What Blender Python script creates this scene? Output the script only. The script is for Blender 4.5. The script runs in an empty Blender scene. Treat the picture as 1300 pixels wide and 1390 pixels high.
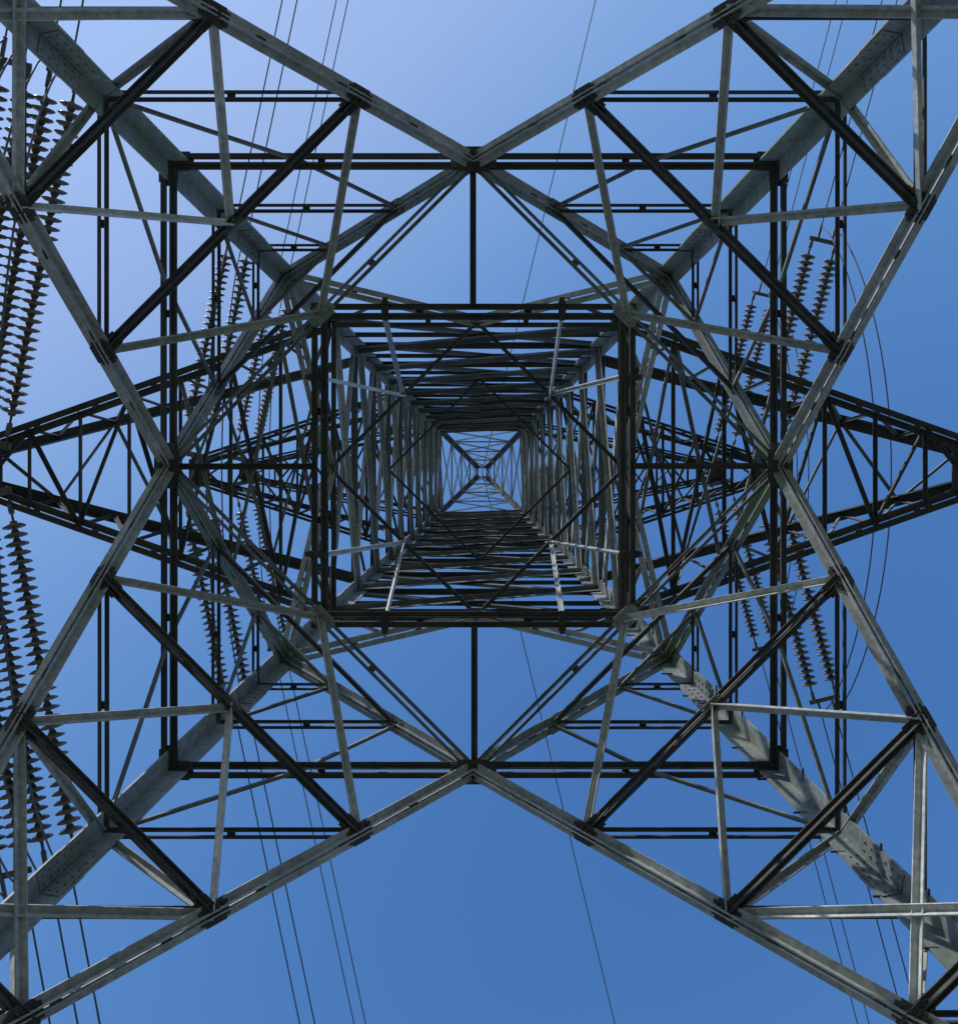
import bpy, math, random
from mathutils import Vector, Matrix
random.seed(7)
S = bpy.context.scene
H = 1.2            # camera height above the ground; tower heights below are measured from it

# ------------------------------------------------------------------ materials
def steel(name, base, dark, moss, rough=0.6, metal=0.15):
    m = bpy.data.materials.new(name); m.use_nodes = True
    nt = m.node_tree; N = nt.nodes; L = nt.links
    b = N['Principled BSDF']
    tc = N.new('ShaderNodeTexCoord')
    n1 = N.new('ShaderNodeTexNoise'); n1.inputs['Scale'].default_value = 1.3; n1.inputs['Detail'].default_value = 9; n1.inputs['Roughness'].default_value = .7
    n2 = N.new('ShaderNodeTexNoise'); n2.inputs['Scale'].default_value = 14; n2.inputs['Detail'].default_value = 6
    n3 = N.new('ShaderNodeTexNoise'); n3.inputs['Scale'].default_value = .6; n3.inputs['Detail'].default_value = 8; n3.inputs['Roughness'].default_value = .75
    for n in (n1, n2, n3): L.new(tc.outputs['Object'], n.inputs['Vector'])
    r1 = N.new('ShaderNodeValToRGB'); r1.color_ramp.elements[0].position = .32; r1.color_ramp.elements[1].position = .68
    r1.color_ramp.elements[0].color = (*dark, 1); r1.color_ramp.elements[1].color = (*base, 1)
    L.new(n1.outputs['Fac'], r1.inputs['Fac'])
    mx = N.new('ShaderNodeMix'); mx.data_type = 'RGBA'; mx.blend_type = 'MULTIPLY'; mx.inputs['Factor'].default_value = 1
    r2 = N.new('ShaderNodeMapRange'); r2.inputs['From Min'].default_value = .3; r2.inputs['From Max'].default_value = .7
    r2.inputs['To Min'].default_value = .68; r2.inputs['To Max'].default_value = 1.12
    L.new(n2.outputs['Fac'], r2.inputs['Value']); L.new(r1.outputs['Color'], mx.inputs[6]); L.new(r2.outputs['Result'], mx.inputs[7])
    at = N.new('ShaderNodeAttribute'); at.attribute_name = 'tone'
    mx2 = N.new('ShaderNodeMix'); mx2.data_type = 'RGBA'; mx2.blend_type = 'MULTIPLY'; mx2.inputs['Factor'].default_value = 1
    L.new(mx.outputs[2], mx2.inputs[6]); L.new(at.outputs['Fac'], mx2.inputs[7])
    r3 = N.new('ShaderNodeMapRange'); r3.inputs['From Min'].default_value = .48; r3.inputs['From Max'].default_value = .66
    r3.inputs['To Min'].default_value = 0; r3.inputs['To Max'].default_value = moss
    L.new(n3.outputs['Fac'], r3.inputs['Value'])
    mx3 = N.new('ShaderNodeMix'); mx3.data_type = 'RGBA'
    L.new(r3.outputs['Result'], mx3.inputs['Factor']); L.new(mx2.outputs[2], mx3.inputs[6]); mx3.inputs[7].default_value = (.15, .19, .075, 1)
    L.new(mx3.outputs[2], b.inputs['Base Color'])
    b.inputs['Metallic'].default_value = metal; b.inputs['Roughness'].default_value = rough
    b.inputs['Specular IOR Level'].default_value = .35
    bp = N.new('ShaderNodeBump'); bp.inputs['Strength'].default_value = .15; bp.inputs['Distance'].default_value = .01
    L.new(n2.outputs['Fac'], bp.inputs['Height']); L.new(bp.outputs['Normal'], b.inputs['Normal'])
    return m
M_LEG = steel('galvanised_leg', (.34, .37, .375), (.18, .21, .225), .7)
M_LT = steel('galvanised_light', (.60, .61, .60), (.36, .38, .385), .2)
M_DK = steel('shaded_steel_dark', (.075, .075, .072), (.035, .036, .037), .08, .7, .05)  # shade of hips and horizontals put into the base colour
M_MD = steel('steel_mid_tone', (.22, .235, .24), (.10, .112, .118), .25, .65, .1)
M_K = steel('galvanised_brace', (.47, .485, .475), (.26, .28, .285), .42)
MATS = [M_LEG, M_LT, M_DK, M_MD, M_K]
LEG, LT, DK, MD, KB = 0, 1, 2, 3, 4

def simple(name, col, rough, metal=0, noise=None):
    m = bpy.data.materials.new(name); m.use_nodes = True
    nt = m.node_tree; b = nt.nodes['Principled BSDF']
    b.inputs['Roughness'].default_value = rough; b.inputs['Metallic'].default_value = metal
    tc = nt.nodes.new('ShaderNodeTexCoord'); n = nt.nodes.new('ShaderNodeTexNoise')
    n.inputs['Scale'].default_value = noise or 6; n.inputs['Detail'].default_value = 6
    r = nt.nodes.new('ShaderNodeValToRGB')
    r.color_ramp.elements[0].position = .3; r.color_ramp.elements[1].position = .7
    r.color_ramp.elements[0].color = (*[c*.6 for c in col], 1); r.color_ramp.elements[1].color = (*[min(1, c*1.3) for c in col], 1)
    nt.links.new(tc.outputs['Object'], n.inputs['Vector']); nt.links.new(n.outputs['Fac'], r.inputs['Fac']); nt.links.new(r.outputs['Color'], b.inputs['Base Color'])
    return m
M_INS = simple('brown_glazed_porcelain', (.15, .12, .10), .36)
M_HW = simple('galvanised_fitting', (.12, .12, .12), .6, .2)
M_WIRE = simple('aluminium_conductor', (.08, .09, .11), .6, .2)
M_CON = simple('concrete', (.33, .32, .29), .9)

# ------------------------------------------------------------------ mesh builder
class MB:
    def __init__(s): s.v = []; s.f = []; s.m = []; s.t = []
    def box(s, p0, p1, sx, nx, u0, u1, v0, v1, mat, tone):
        i = len(s.v)
        for p in (p0, p1):
            for (u, v) in ((u0, v0), (u1, v0), (u1, v1), (u0, v1)):
                s.v.append(p + sx*u + nx*v)
        for q in ((0, 1, 2, 3), (7, 6, 5, 4), (0, 4, 5, 1), (1, 5, 6, 2), (2, 6, 7, 3), (3, 7, 4, 0)):
            s.f.append([i+k for k in q]); s.m.append(mat); s.t.append(tone)
    def obj(s, name, parent=None, mats=MATS):
        me = bpy.data.meshes.new(name); me.from_pydata([tuple(v) for v in s.v], [], s.f)
        for m in mats: me.materials.append(m)
        me.polygons.foreach_set('material_index', s.m)
        a = me.attributes.new('tone', 'FLOAT', 'FACE'); a.data.foreach_set('value', s.t)
        me.update()
        import bmesh
        bm = bmesh.new(); bm.from_mesh(me); bmesh.ops.recalc_face_normals(bm, faces=bm.faces); bm.to_mesh(me); bm.free()
        o = bpy.data.objects.new(name, me); S.collection.objects.link(o)
        if parent: o.parent = parent
        return o

def axes(p0, p1, n):
    d = (p1-p0).normalized(); n = (n - d*n.dot(d)).normalized(); return d, d.cross(n), n
DOWN = Vector((0, 0, -1))
def jit(): return random.uniform(-.012, .012)
def beamL(mb, p0, p1, a, mat, n=DOWN, t=.014, b=None, flip=1, off=0):
    d, sx, nx = axes(p0, p1, n); sx = sx*flip; b = b or a
    o = nx*(jit()+off) + sx*jit(); tone = random.uniform(.7, 1.2)
    t = t + random.uniform(0, .003)
    mb.box(p0+o, p1+o, sx, nx, -a/2, a/2, 0, t, mat, tone)
    mb.box(p0+o, p1+o, sx, nx, -a/2, -a/2+t, t, b, mat, tone)
def beamT(mb, p0, p1, a, mat, n=DOWN, t=.016, web=.10):      # two angles back to back, webs towards the ground
    d, sx, nx = axes(p0, p1, n); o = nx*jit() + sx*jit()*.4; tone = random.uniform(.8, 1.15)
    g = .016
    mb.box(p0+o, p1+o, sx, nx, -a, -g, 0, t, mat, tone)
    mb.box(p0+o, p1+o, sx, nx, g, a, 0, t, mat, tone*random.uniform(.9, 1.05))
    mb.box(p0+o, p1+o, sx, nx, -g-t, -g, t, web, mat, tone)
    mb.box(p0+o, p1+o, sx, nx, g, g+t, t, web, mat, tone)
    Ln = (p1-p0).length; k = int(Ln/1.1)
    for i in range(1, k):
        q = p0 + d*(Ln*i/k)
        mb.box(q+o-d*.05, q+o+d*.05, sx, nx, -g, g, t*.2, web*.9, DK, 1)
def beam2(mb, p0, p1, a, gap, mat, n=DOWN, t=.012, step=1.6):  # two separate angles with batten plates
    d, sx, nx = axes(p0, p1, n); o = nx*jit(); tone = random.uniform(.8, 1.15)
    for s in (-1, 1):
        u0, u1 = sorted((s*gap/2, s*(gap/2+a)))
        mb.box(p0+o, p1+o, sx, nx, u0, u1, 0, t, mat, tone)
        u0, u1 = sorted((s*(gap/2), s*(gap/2+t)))
        mb.box(p0+o, p1+o, sx, nx, u0, u1, t, a*.9, mat, tone)
    Ln = (p1-p0).length; k = max(2, int(Ln/step))
    for i in range(1, k):
        q = p0 + d*(Ln*i/k)
        mb.box(q+o-d*.05, q+o+d*.05, sx, nx, -gap/2-a*.6, gap/2+a*.6, -.016, -.002, mat, tone)
def plate(mb, c, d, n, l, w, mat, t=.016):
    d = d.normalized(); n = (n-d*n.dot(d)).normalized(); sx = d.cross(n); o = n*(jit()+.02)
    # chamfered plate: two overlapping widths, slightly stepped
    mb.box(c-d*l/2+o, c+d*l/2+o, sx, n, -w*.34, w*.34, 0, t, mat, .95)
    mb.box(c-d*l*.36+o, c+d*l*.36+o, sx, n, -w/2, w/2, .003, t-.003, mat, .95)
    for i in (-1, 0, 1):                                   # bolt heads
        for j in (-1, 1):
            q = c+o+d*(i*l*.33)+sx*(j*w*.22)+n*t
            mb.box(q, q+n*.018, d, sx, -.014, .014, -.014, .014, mat, .8)

# ------------------------------------------------------------------ tower geometry
Z1, W1 = 13.0, 4.13
ZR2 = 18.3; WR2 = W1-.25*(ZR2-Z1)
ZT, WT = 38.2, 1.66
ZP, WP = 47.0, .22
def w(z):
    if z <= ZR2: return W1+.25*(Z1-z)
    if z <= ZT: return WR2+(WT-WR2)*(z-ZR2)/(ZT-ZR2)
    return WT+(WP-WT)*(z-ZT)/(ZP-ZT)
ZF = .578*Z1; WF = w(ZF)
def Kz(t): return Z1-t*(Z1-ZF)
zA, zB, zC = Kz(.25), Kz(.5), Kz(.75)
xA, xB, xC = .25*WF, .5*WF, .75*WF
zD, zD2, zE = 14.2, 15.4, 16.4
WE = w(zE)
def Vx(z): return (z-Z1)/(zE-Z1)*WE

def rot(k, p):
    x, y, z = p
    for _ in range(k): x, y = y, -x
    return Vector((x, y, z+H))
pylon = bpy.data.objects.new('electricity_pylon', None); S.collection.objects.link(pylon)
legs, low, plan, body, arms, peak = MB(), MB(), MB(), MB(), MB(), MB()

# legs (angle section, flanges lying in the two faces)
def leg(k, za, zb, a, t, mb=legs, mat=LEG, splice=True):
    p0 = rot(k, (-w(za), -w(za), za)); p1 = rot(k, (-w(zb), -w(zb), zb))
    d = (p1-p0).normalized()
    X = rot(k, (1, 0, -H)); Y = rot(k, (0, 1, -H))
    X = (X-d*X.dot(d)).normalized(); Y = (Y-d*Y.dot(d)).normalized()
    tone = random.uniform(.95, 1.05)
    mb.box(p0, p1, X, Y, 0, a, 0, t, mat, tone)
    mb.box(p0, p1, X, Y, 0, t, t, a, mat, tone)
    if not splice: return
    for (A, B) in ((X, Y), (Y, X)):
        q0 = p1-d*.40; q1 = p1+d*.35
        mb.box(q0, q1, A, B, t+.02, a*.92, t+.001, t+.014, mat, tone*.93)
        for j in range(6):
            for uu in (.38, .72):
                q = q0+d*(.06+j*.125)+A*(a*uu)+B*(t+.014)
                mb.box(q, q+B*.014, d, A, -.012, .012, -.012, .012, mat, .75)
for k in range(4):
    zs = [-H, 3.2, ZF, 10.9, 15.2, ZR2+.6, 22.5, 27, 31.5, 36, ZT]
    aa = [.30, .30, .29, .28, .27, .26, .24, .22, .20, .18]
    for i in range(len(zs)-1): leg(k, zs[i], zs[i+1], aa[i], .028, splice=i < len(zs)-2)
    leg(k, ZT, ZP, .17, .02, mat=DK, splice=False)
# step bolts on one leg
for i in range(95):
    z = 2.5+i*.38
    p = rot(2, (-w(z)+.02, -w(z)+.02, z)); sx = 1 if i % 2 else 0
    d = Vector((-.17, 0, 0)) if sx else Vector((0, -.17, 0)); p += d*1.0
    legs.box(p, p+d, Vector((0, 0, 1)), d.normalized().cross(Vector((0, 0, 1))), -.011, .011, -.011, .011, DK, 1)

for k in range(4):
    P = lambda x, y, z: rot(k, (x, y, z))
    F = lambda x, z: rot(k, (x, -w(z), z))
    inw = rot(k, (0, 1, -H))
    for s in (-1, 1):
        # ---- lower panel: K diagonals
        beamT(low, F(0, Z1), F(s*WF, ZF), .118, KB, web=.085)
        # horizontals of the sub-levels
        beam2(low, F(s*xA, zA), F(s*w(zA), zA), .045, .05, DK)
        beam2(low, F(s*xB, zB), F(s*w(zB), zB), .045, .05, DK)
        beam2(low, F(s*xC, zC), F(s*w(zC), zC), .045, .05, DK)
        # in-face redundants
        beamL(low, F(s*xB, zB), F(s*w(zA), zA), .085, KB, flip=s)
        beamL(low, F(s*xC, zC), F(s*w(zB), zB), .085, KB, flip=s)
        beamL(low, F(s*w(zA), zA), F(s*2.35, Z1), .06, MD, flip=s)
        # leg extension below the K
        beamL(low, F(s*WF, ZF), F(s*w(3.2)*.45, 3.2), .1, LT)
        beamL(low, F(s*w(3.2)*.45, 3.2), F(s*w(-H), -H+.3), .1, LT)
        beam2(low, F(s*w(3.2)*.45, 3.2), F(s*w(3.2), 3.2), .05, .05, DK)
        # ---- ring 1 half
        beam2(low, F(0, Z1), F(s*w(Z1), Z1), .085, .055, DK, t=.016)
        # ---- V panel above
        beamT(low, F(0, Z1), F(s*WE, zE), .118, LEG, web=.08)
        beam2(low, F(s*Vx(zD), zD), F(s*w(zD), zD), .045, .045, DK)
        beam2(low, F(s*Vx(zD2), zD2), F(s*w(zD2), zD2), .04, .04, DK)
        beamL(low, F(s*2.35, Z1), F(s*Vx(zD), zD), .06, MD, flip=s)
        beamL(low, F(s*w(zD), zD), F(s*Vx(zD2), zD2), .06, MD, flip=s)
        # ---- inverted V up to ring 2
        beamT(low, F(s*WE, zE), F(0, ZR2), .115, KB, web=.07)
        zz = (zE+ZR2)/2
        beamL(low, F(s*WE/2, zz), F(s*w(ZR2)*.95, ZR2), .06, MD)
        # gussets in the faces
        for (x, z, l) in ((xA, zA, .34), (xB, zB, .34), (xC, zC, .34)):
            plate(low, F(s*x, z), F(0, Z1)-F(s*WF, ZF), DOWN, l, .24, DK)
        plate(low, F(s*(w(Z1)-.16), Z1), F(1, Z1)-F(0, Z1), DOWN, .36, .26, DK)
        plate(low, F(s*(WE-.2), zE), F(0, Z1)-F(s*WE, zE), DOWN, .5, .3, LEG)
        plate(low, F(s*Vx(zD), zD), F(0, Z1)-F(s*WE, zE), DOWN, .3, .24, MD)
    plate(low, F(0, Z1-.04), F(1, Z1)-F(0, Z1), DOWN, .62, .34, DK)
    plate(low, F(0, ZR2), F(1, Z1)-F(0, Z1), DOWN, .5, .28, MD)
    # ring 2
    beam2(low, F(-w(ZR2), ZR2), F(w(ZR2), ZR2), .085, .06, DK)

    # ---- hip bracing in the corner between face k and the next face
    def hip(x, z): return P(-x, -w(z), z), P(-w(z), -x, z)
    for (x, z) in ((xA, zA), (xB, zB), (xC, zC)):
        a, b = hip(x, z)
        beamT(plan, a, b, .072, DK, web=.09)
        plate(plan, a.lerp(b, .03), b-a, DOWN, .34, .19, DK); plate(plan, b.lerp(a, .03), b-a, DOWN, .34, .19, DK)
    aB, bB = hip(xB, zB); aA, bA = hip(xA, zA); aC, bC = hip(xC, zC)
    mA = (aA+bA)/2
    a1, b1 = P(0, -w(Z1), Z1), P(-w(Z1), 0, Z1); m1 = (a1+b1)/2
    for (p, q) in ((aB, mA), (bB, mA), (aA, m1), (bA, m1), (aB, bC), (bB, aC)):
        beamL(plan, p, q, .088, LT, flip=random.choice((-1, 1)))
    plate(plan, mA, bA-aA, DOWN, .3, .17, MD); plate(plan, m1, b1-a1, DOWN, .4, .24, LEG)
    # ---- ring 1 plan bracing: diamond, inner square, hangers
    beam2(plan, a1, b1, .045, .045, MD)
    hw = w(Z1)/2
    beam2(plan, P(-hw-.15, -hw-.03, Z1+.05), P(hw+.15, -hw-.03, Z1+.05), .085, .05, DK, t=.018, step=1.2)
    beamL(plan, P(0, -w(Z1), Z1), P(0, -hw-.1, Z1), .085, DK)
    for s in (-1, 1): plate(plan, P(s*1.2, -hw-.06, Z1), P(1, 0, 0)-P(0, 0, 0), DOWN, .10, .32, DK)
    # D level hip
    a, b = hip(Vx(zD), zD); beamL(plan, a, b, .075, DK)
    a, b = hip(Vx(zD2), zD2); beamL(plan, a, b, .06, MD)
    # ring 2 diamond and struts down to the inner square
    w2 = w(ZR2)
    a2, b2 = P(0, -w2, ZR2), P(-w2, 0, ZR2); m2 = (a2+b2)/2
    beamL(plan, a2, b2, .075, DK)
    beamL(plan, m2, P(-1.2, -hw, Z1), .06, LT); beamL(plan, m2, P(-hw, -1.2, Z1), .06, LT)

# ---- upper body: crossed panels
zs = [ZR2]
while zs[-1] < ZT-1.4:
    zs.append(zs[-1]+max(1.45, .84*w(zs[-1])))
sc = (ZT-ZR2)/(zs[-1]-ZR2); zs = [ZR2+(z-ZR2)*sc for z in zs]
for k in range(4):
    F = lambda x, z, k=k: rot(k, (x, -w(z), z))
    inw = rot(k, (0, 1, -H))
    for i in range(len(zs)-1):
        za, zb = zs[i], zs[i+1]; a = .26 if i < 5 else .21
        m = (MD if k % 2 == 0 else KB)  # one face pair darker, the other lighter: their shading put into the colour
        beamL(body, F(-w(za), za), F(w(zb), zb), a, m, n=-inw, b=.11)
        beamL(body, F(w(za), za)+inw*.03, F(-w(zb), zb)+inw*.03, a, m, n=inw, b=.11)
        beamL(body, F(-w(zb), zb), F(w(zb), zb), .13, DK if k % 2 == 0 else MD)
        zm = (za+zb)/2
        if k % 2 == 0:
            beamL(body, F(-w(zm), zm), F(w(zm), zm), .09, DK)
    for zz in (zs[3],):
        a2, b2 = rot(k, (0, -w(zz), zz)), rot(k, (-w(zz), 0, zz))
        beamL(body, a2, b2, .06, DK)
# peak
zp = [ZT, 40.6, 42.8, 44.9, ZP]
for k in range(4):
    F = lambda x, z, k=k: rot(k, (x, -w(z), z))
    for i in range(4):
        za, zb = zp[i], zp[i+1]
        beamL(peak, F(-w(za), za), F(w(zb), zb), .06, LT); beamL(peak, F(w(za), za), F(-w(zb), zb), .06, LT)
        beamL(peak, F(-w(zb), zb), F(w(zb), zb), .06, KB)

# ---- crossarms
ARMS = [(18.45, 22.2, 9.7, .42, .28), (27.6, 30.6, 8.3, .30, .19), (35.6, 38.2, 8.9, .28, .17)]
def V3(x, y, z): return Vector((x, y, z+H))
for (zl, zu, Lt, tw, ch) in ARMS:
    for s in (-1, 1):
        wl, wu = w(zl), w(zu)
        low0 = [V3(s*wl, y*wl, zl) for y in (-1, 1)]; low1 = [V3(s*Lt, y*tw, zl+.25) for y in (-1, 1)]
        up0 = [V3(s*wu, y*wu, zu) for y in (-1, 1)]; up1 = [V3(s*(Lt-.15), y*tw*.8, zl+.65) for y in (-1, 1)]
        for i in (0, 1):
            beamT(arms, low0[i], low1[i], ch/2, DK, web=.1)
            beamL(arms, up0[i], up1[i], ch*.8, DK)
        n = 7 if zl < 20 else 6
        for j in range(n):
            t0, t1 = j/n, (j+1)/n
            A = [low0[i].lerp(low1[i], t0) for i in (0, 1)]; B = [low0[i].lerp(low1[i], t1) for i in (0, 1)]
            C = [up0[i].lerp(up1[i], t0) for i in (0, 1)]; D = [up0[i].lerp(up1[i], t1) for i in (0, 1)]
            i = j % 2
            beamL(arms, A[i], B[1-i], .075, DK)
            if j < 3: beamL(arms, A[1-i], B[i], .07, MD)
            beamL(arms, B[0], B[1], .07, DK)
            beamL(arms, C[1-i], D[i], .06, MD)
            for q in (0, 1):
                beamL(arms, A[q], D[q], .065, MD)
                beamL(arms, B[q], D[q], .06, DK)
        tip = V3(s*(Lt+.1), 0, zl+.25)
        plate(arms, tip-Vector((s*.25, 0, 0)), Vector((1, 0, 0)), DOWN, .6, tw*2+.35, DK, t=.03)
        beamL(arms, low1[0]+Vector((0, -.2, 0)), low1[1]+Vector((0, .2, 0)), .16, DK)
        if s > 0 and zl < 20:      # outrigger carrying the strings of the right hand phase
            for y in (-1, 1):
                beamL(arms, V3(s*Lt, y*tw, zl+.3), V3(s*(Lt+1.5), y*tw, zl+.3), .14, DK)
            beamL(arms, V3(s*(Lt+1.5), -tw-.1, zl+.3), V3(s*(Lt+1.5), tw+.1, zl+.3), .14, DK)
for mb, nm in ((legs, 'legs'), (low, 'face_bracing'), (plan, 'plan_bracing'), (body, 'upper_body'), (arms, 'crossarms'), (peak, 'peak')):
    mb.obj(nm, pylon)
# footings
for k in range(4):
    c = rot(k, (-w(-H), -w(-H), 0)); mb = MB()
    mb.box(Vector((c.x, c.y, -.5)), Vector((c.x, c.y, .35)), Vector((1, 0, 0)), Vector((0, 1, 0)), -.55, .55, -.55, .55, 0, 1)
    mb.obj('footing', pylon, [M_CON])

# ------------------------------------------------------------------ insulators
def lathe(vs, fs, ms, z0, prof, seg, mat):
    i0 = len(vs)
    for (r, z) in prof:
        for a in range(seg):
            t = 2*math.pi*a/seg; vs.append((r*math.cos(t), r*math.sin(t), z0+z))
    for j in range(len(prof)-1):
        for a in range(seg):
            b = (a+1) % seg
            fs.append((i0+j*seg+a, i0+j*seg+b, i0+(j+1)*seg+b, i0+(j+1)*seg+a)); ms.append(mat)
def string_mesh(nd, pitch, r, link):
    vs, fs, ms = [], [], []
    lathe(vs, fs, ms, 0, [(.0, 0), (.025, 0), (.025, link), (0, link)], 8, 1)
    lathe(vs, fs, ms, .3, [(.0, 0), (.06, .02), (.06, .2), (0, .22)], 8, 1)
    lathe(vs, fs, ms, link-.35, [(.0, 0), (.055, .02), (.055, .2), (0, .22)], 8, 1)
    for i in range(nd):
        z = link+i*pitch
        lathe(vs, fs, ms, z, [(.0, -.01), (.06, 0), (.08, .05), (.09, .06)], 14, 1)
        lathe(vs, fs, ms, z, [(.09, .055), (r*.7, .065), (r, .10), (r*.98, .128), (r*.8, .112), (r*.72, .14), (r*.5, .12), (.05, .13), (.05, pitch)], 14, 0)
    e = link+nd*pitch
    lathe(vs, fs, ms, e, [(.0, 0), (.03, .01), (.03, .5), (0, .5)], 8, 1)
    lathe(vs, fs, ms, e+.15, [(.0, 0), (.05, .02), (.05, .3), (0, .32)], 8, 1)
    me = bpy.data.meshes.new('insulator_string'); me.from_pydata(vs, [], fs)
    me.materials.append(M_INS); me.materials.append(M_HW); me.polygons.foreach_set('material_index', ms)
    me.polygons.foreach_set('use_smooth', [True]*len(fs)); me.update()
    return me, e+.5
LEAN = .24
def tube(name, pts_list, r, mat=M_WIRE):
    cu = bpy.data.curves.new(name, 'CURVE'); cu.dimensions = '3D'; cu.bevel_depth = r; cu.bevel_resolution = 2
    for pts in pts_list:
        sp = cu.splines.new('POLY'); sp.points.add(len(pts)-1)
        for q, p in zip(sp.points, pts): q.co = (*p, 1)
    cu.materials.append(mat)
    o = bpy.data.objects.new(name, cu); S.collection.objects.link(o); return o
def span(p, sy, slope=-.10, length=320, lean=LEAN):
    d = Vector((lean, sy, 0)).normalized(); pts = []
    for i in range(61):
        u = (i/60)**1.7*length
        pts.append(p+d*u+Vector((0, 0, slope*u - slope*u*u/length)))
    return pts
for ai, (zl, zu, Lt, tw, ch) in enumerate(ARMS):
    me, SL = string_mesh(34 if ai == 0 else 27, .178, .215, 1.1 if ai else .7)
    for s in (-1, 1):
        if ai == 0: offs, wo = ((-.9, -.42, .06, .54), (-.9, -.5, 0., .4)) if s < 0 else ((.25, .65, 1.05, 1.45), (.25, .65, 1.05, 1.45))
        else: offs, wo = (-.34, .34), (-.2, .2)
        tip = V3(s*Lt, 0, zl+.18); ends = {}
        for sy in (-1, 1):
            d = Vector((LEAN, sy, -.10)).normalized(); side = d.cross(Vector((0, 0, 1))).normalized()
            if side.x < 0: side = -side
            base = tip+Vector((0, sy*(tw+.05), 0)); hwm = MB(); wires = []; ends[sy] = []
            u = side.cross(d)
            for q in offs:
                o = bpy.data.objects.new('insulator_string', me); S.collection.objects.link(o)
                b = base+side*q+u*random.uniform(-.05, .05)
                dd = (d+side*random.uniform(-.012, .012)).normalized()
                o.matrix_world = Matrix.Translation(b) @ dd.to_track_quat('Z', 'Y').to_matrix().to_4x4()
            for q in wo:
                e = base+side*q+d*(SL+.35)
                ends[sy].append(e); wires.append(span(e, sy, slope=-.10+.004*q))
                y1 = base+d*(SL-.05)+side*q
                hwm.box(y1, y1+d*.42, side, u, -.03, .03, -.03, .03, 0, 1)
            y1 = base+d*(SL-.05)
            m_ = (min(offs)+max(offs))/2; hwid = (max(offs)-min(offs))/2+.1
            if ai:
                hwm.box(y1+side*(m_-hwid), y1+side*(m_+hwid), d, u, -.06, .06, -.012, .012, 0, 1)
            else:
                for j in (0, 2):
                    y2 = y1+d*(0 if j == 0 else .25)
                    hwm.box(y2+side*(offs[j]-.1), y2+side*(offs[j+1]+.1), d, u, -.06, .06, -.012, .012, 0, 1)
            y1 = base+d*.1
            hwm.box(y1+side*(m_-hwid), y1+side*(m_+hwid), d, u, -.08, .08, -.015, .015, 0, 1)
            tube('power_line', wires, .019)
            bpy.context.view_layer.update()
            hwm.obj('yoke_plates', o, [M_HW]).matrix_parent_inverse = o.matrix_world.inverted()
        js = []
        for q in range(len(ends[1])):
            p0, p1 = ends[-1][q], ends[1][q]; pts = []
            for i in range(33):
                t = i/32; h = 4*t*(1-t)
                pp = p0.lerp(p1, t); pp.z -= 2.8*(h**.75); pp.x += s*.2*h+.2*h; pts.append(pp)
            js.append(pts)
        tube('jumper_cable', js, .019)
pk = V3(0, 0, ZP+.1)
tube('earth_wire', [span(pk, -1, -.07), span(pk, 1, -.07)], .022)

# ------------------------------------------------------------------ ground
mg = bpy.data.materials.new('grass'); mg.use_nodes = True
nt = mg.node_tree; b = nt.nodes['Principled BSDF']; b.inputs['Roughness'].default_value = .95
tc = nt.nodes.new('ShaderNodeTexCoord'); n = nt.nodes.new('ShaderNodeTexNoise'); n.inputs['Scale'].default_value = .35; n.inputs['Detail'].default_value = 12
r = nt.nodes.new('ShaderNodeValToRGB'); r.color_ramp.elements[0].position = .3; r.color_ramp.elements[1].position = .72
r.color_ramp.elements[0].color = (.09, .105, .05, 1); r.color_ramp.elements[1].color = (.19, .19, .135, 1)
nt.links.new(tc.outputs['Object'], n.inputs['Vector']); nt.links.new(n.outputs['Fac'], r.inputs['Fac']); nt.links.new(r.outputs['Color'], b.inputs['Base Color'])
me = bpy.data.meshes.new('grass_ground'); G = 3000
me.from_pydata([(-G, -G, 0), (G, -G, 0), (G, G, 0), (-G, G, 0)], [], [(0, 1, 2, 3)]); me.materials.append(mg)
S.collection.objects.link(bpy.data.objects.new('grass_ground', me))

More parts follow.
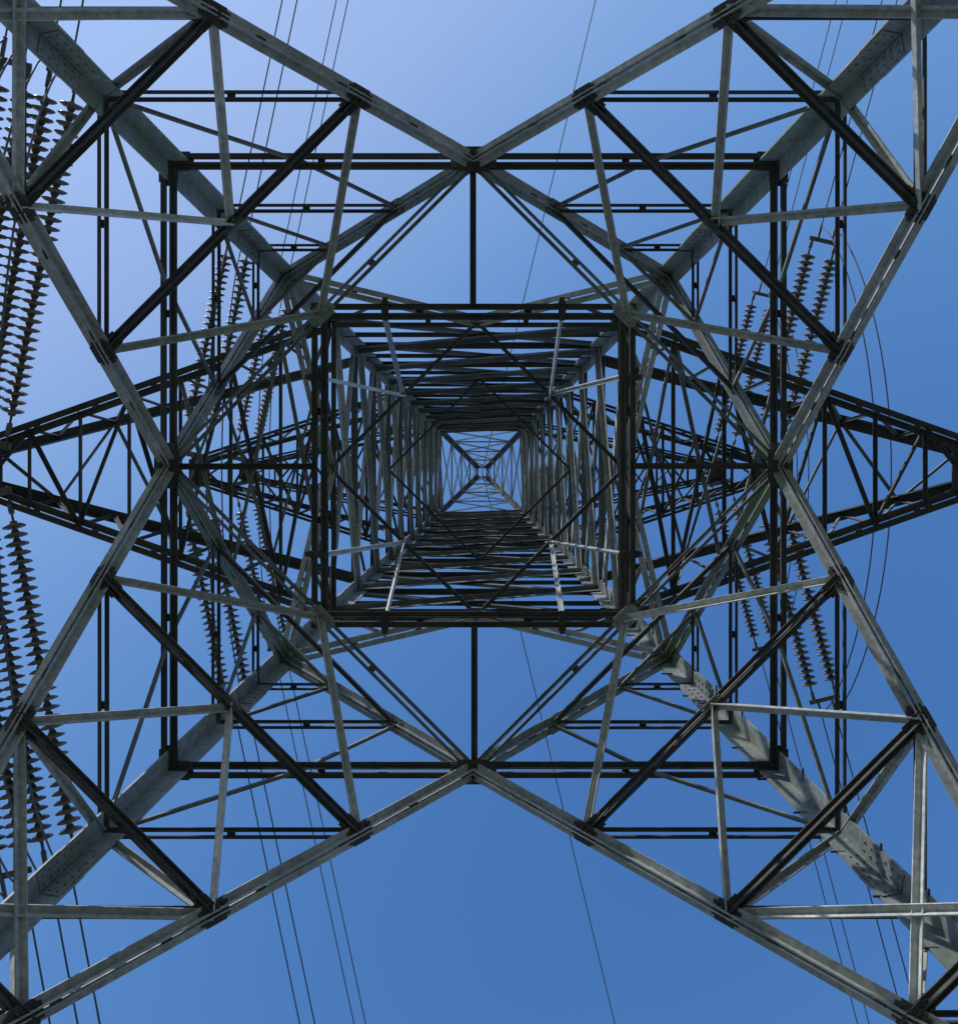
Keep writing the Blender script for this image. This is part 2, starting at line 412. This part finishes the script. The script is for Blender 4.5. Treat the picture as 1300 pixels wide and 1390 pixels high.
# ------------------------------------------------------------------ light
az, el = math.radians(217), math.radians(31)      # azimuth from +Y, clockwise
sd = Vector((math.sin(az)*math.cos(el), math.cos(az)*math.cos(el), math.sin(el)))
su = bpy.data.lights.new('sun', 'SUN'); su.energy = 3.8; su.angle = math.radians(.5); su.color = (1, .96, .90)
so = bpy.data.objects.new('sun', su); S.collection.objects.link(so); so.rotation_euler = sd.to_track_quat('Z', 'Y').to_euler()
wd = bpy.data.worlds.new('World'); S.world = wd; wd.use_nodes = True
nt = wd.node_tree; bg = nt.nodes['Background']; sk = nt.nodes.new('ShaderNodeTexSky'); sk.sky_type = 'NISHITA'
sk.sun_disc = False; sk.sun_elevation = el; sk.sun_rotation = az; sk.ozone_density = 3.0; sk.air_density = 1.2; sk.dust_density = 1.2
# film-like response per channel: contrast, then a soft shoulder so the haze near the sun does not clip
sep = nt.nodes.new('ShaderNodeSeparateColor'); com = nt.nodes.new('ShaderNodeCombineColor')
nt.links.new(sk.outputs['Color'], sep.inputs[0])
def M(op, a, b=None):
    n = nt.nodes.new('ShaderNodeMath'); n.operation = op
    for i, q in enumerate((a, b)):
        if q is None: continue
        if isinstance(q, (int, float)): n.inputs[i].default_value = q
        else: nt.links.new(q, n.inputs[i])
    return n.outputs[0]
for i, (g, mul, cap) in enumerate(((2.4, 35.0, 2.5), (2.0, 16.5, 3.7), (1.6, 9.8, 6.6))):
    v = M('MULTIPLY', M('POWER', M('MULTIPLY', sep.outputs[i], .25), g), mul)
    q = M('POWER', M('ADD', M('POWER', M('DIVIDE', v, cap), 2.5), 1.0), 1/2.5)
    nt.links.new(M('DIVIDE', v, q), com.inputs[i])
nt.links.new(com.outputs[0], bg.inputs['Color']); bg.inputs['Strength'].default_value = .15

# ------------------------------------------------------------------ camera: lying on its back inside the tower
cam = bpy.data.cameras.new('camera'); co = bpy.data.objects.new('camera', cam); S.collection.objects.link(co); S.camera = co
cam.sensor_fit = 'HORIZONTAL'; cam.sensor_width = 36; cam.lens = 36
cam.shift_x = -9/1300; cam.shift_y = -51/1300
cam.clip_start = .05; cam.clip_end = 8000
co.location = (.163, .12, H); co.rotation_euler = (math.pi, 0, 0)
S.view_settings.view_transform = 'Standard'; S.view_settings.look = 'None'; S.view_settings.exposure = 0
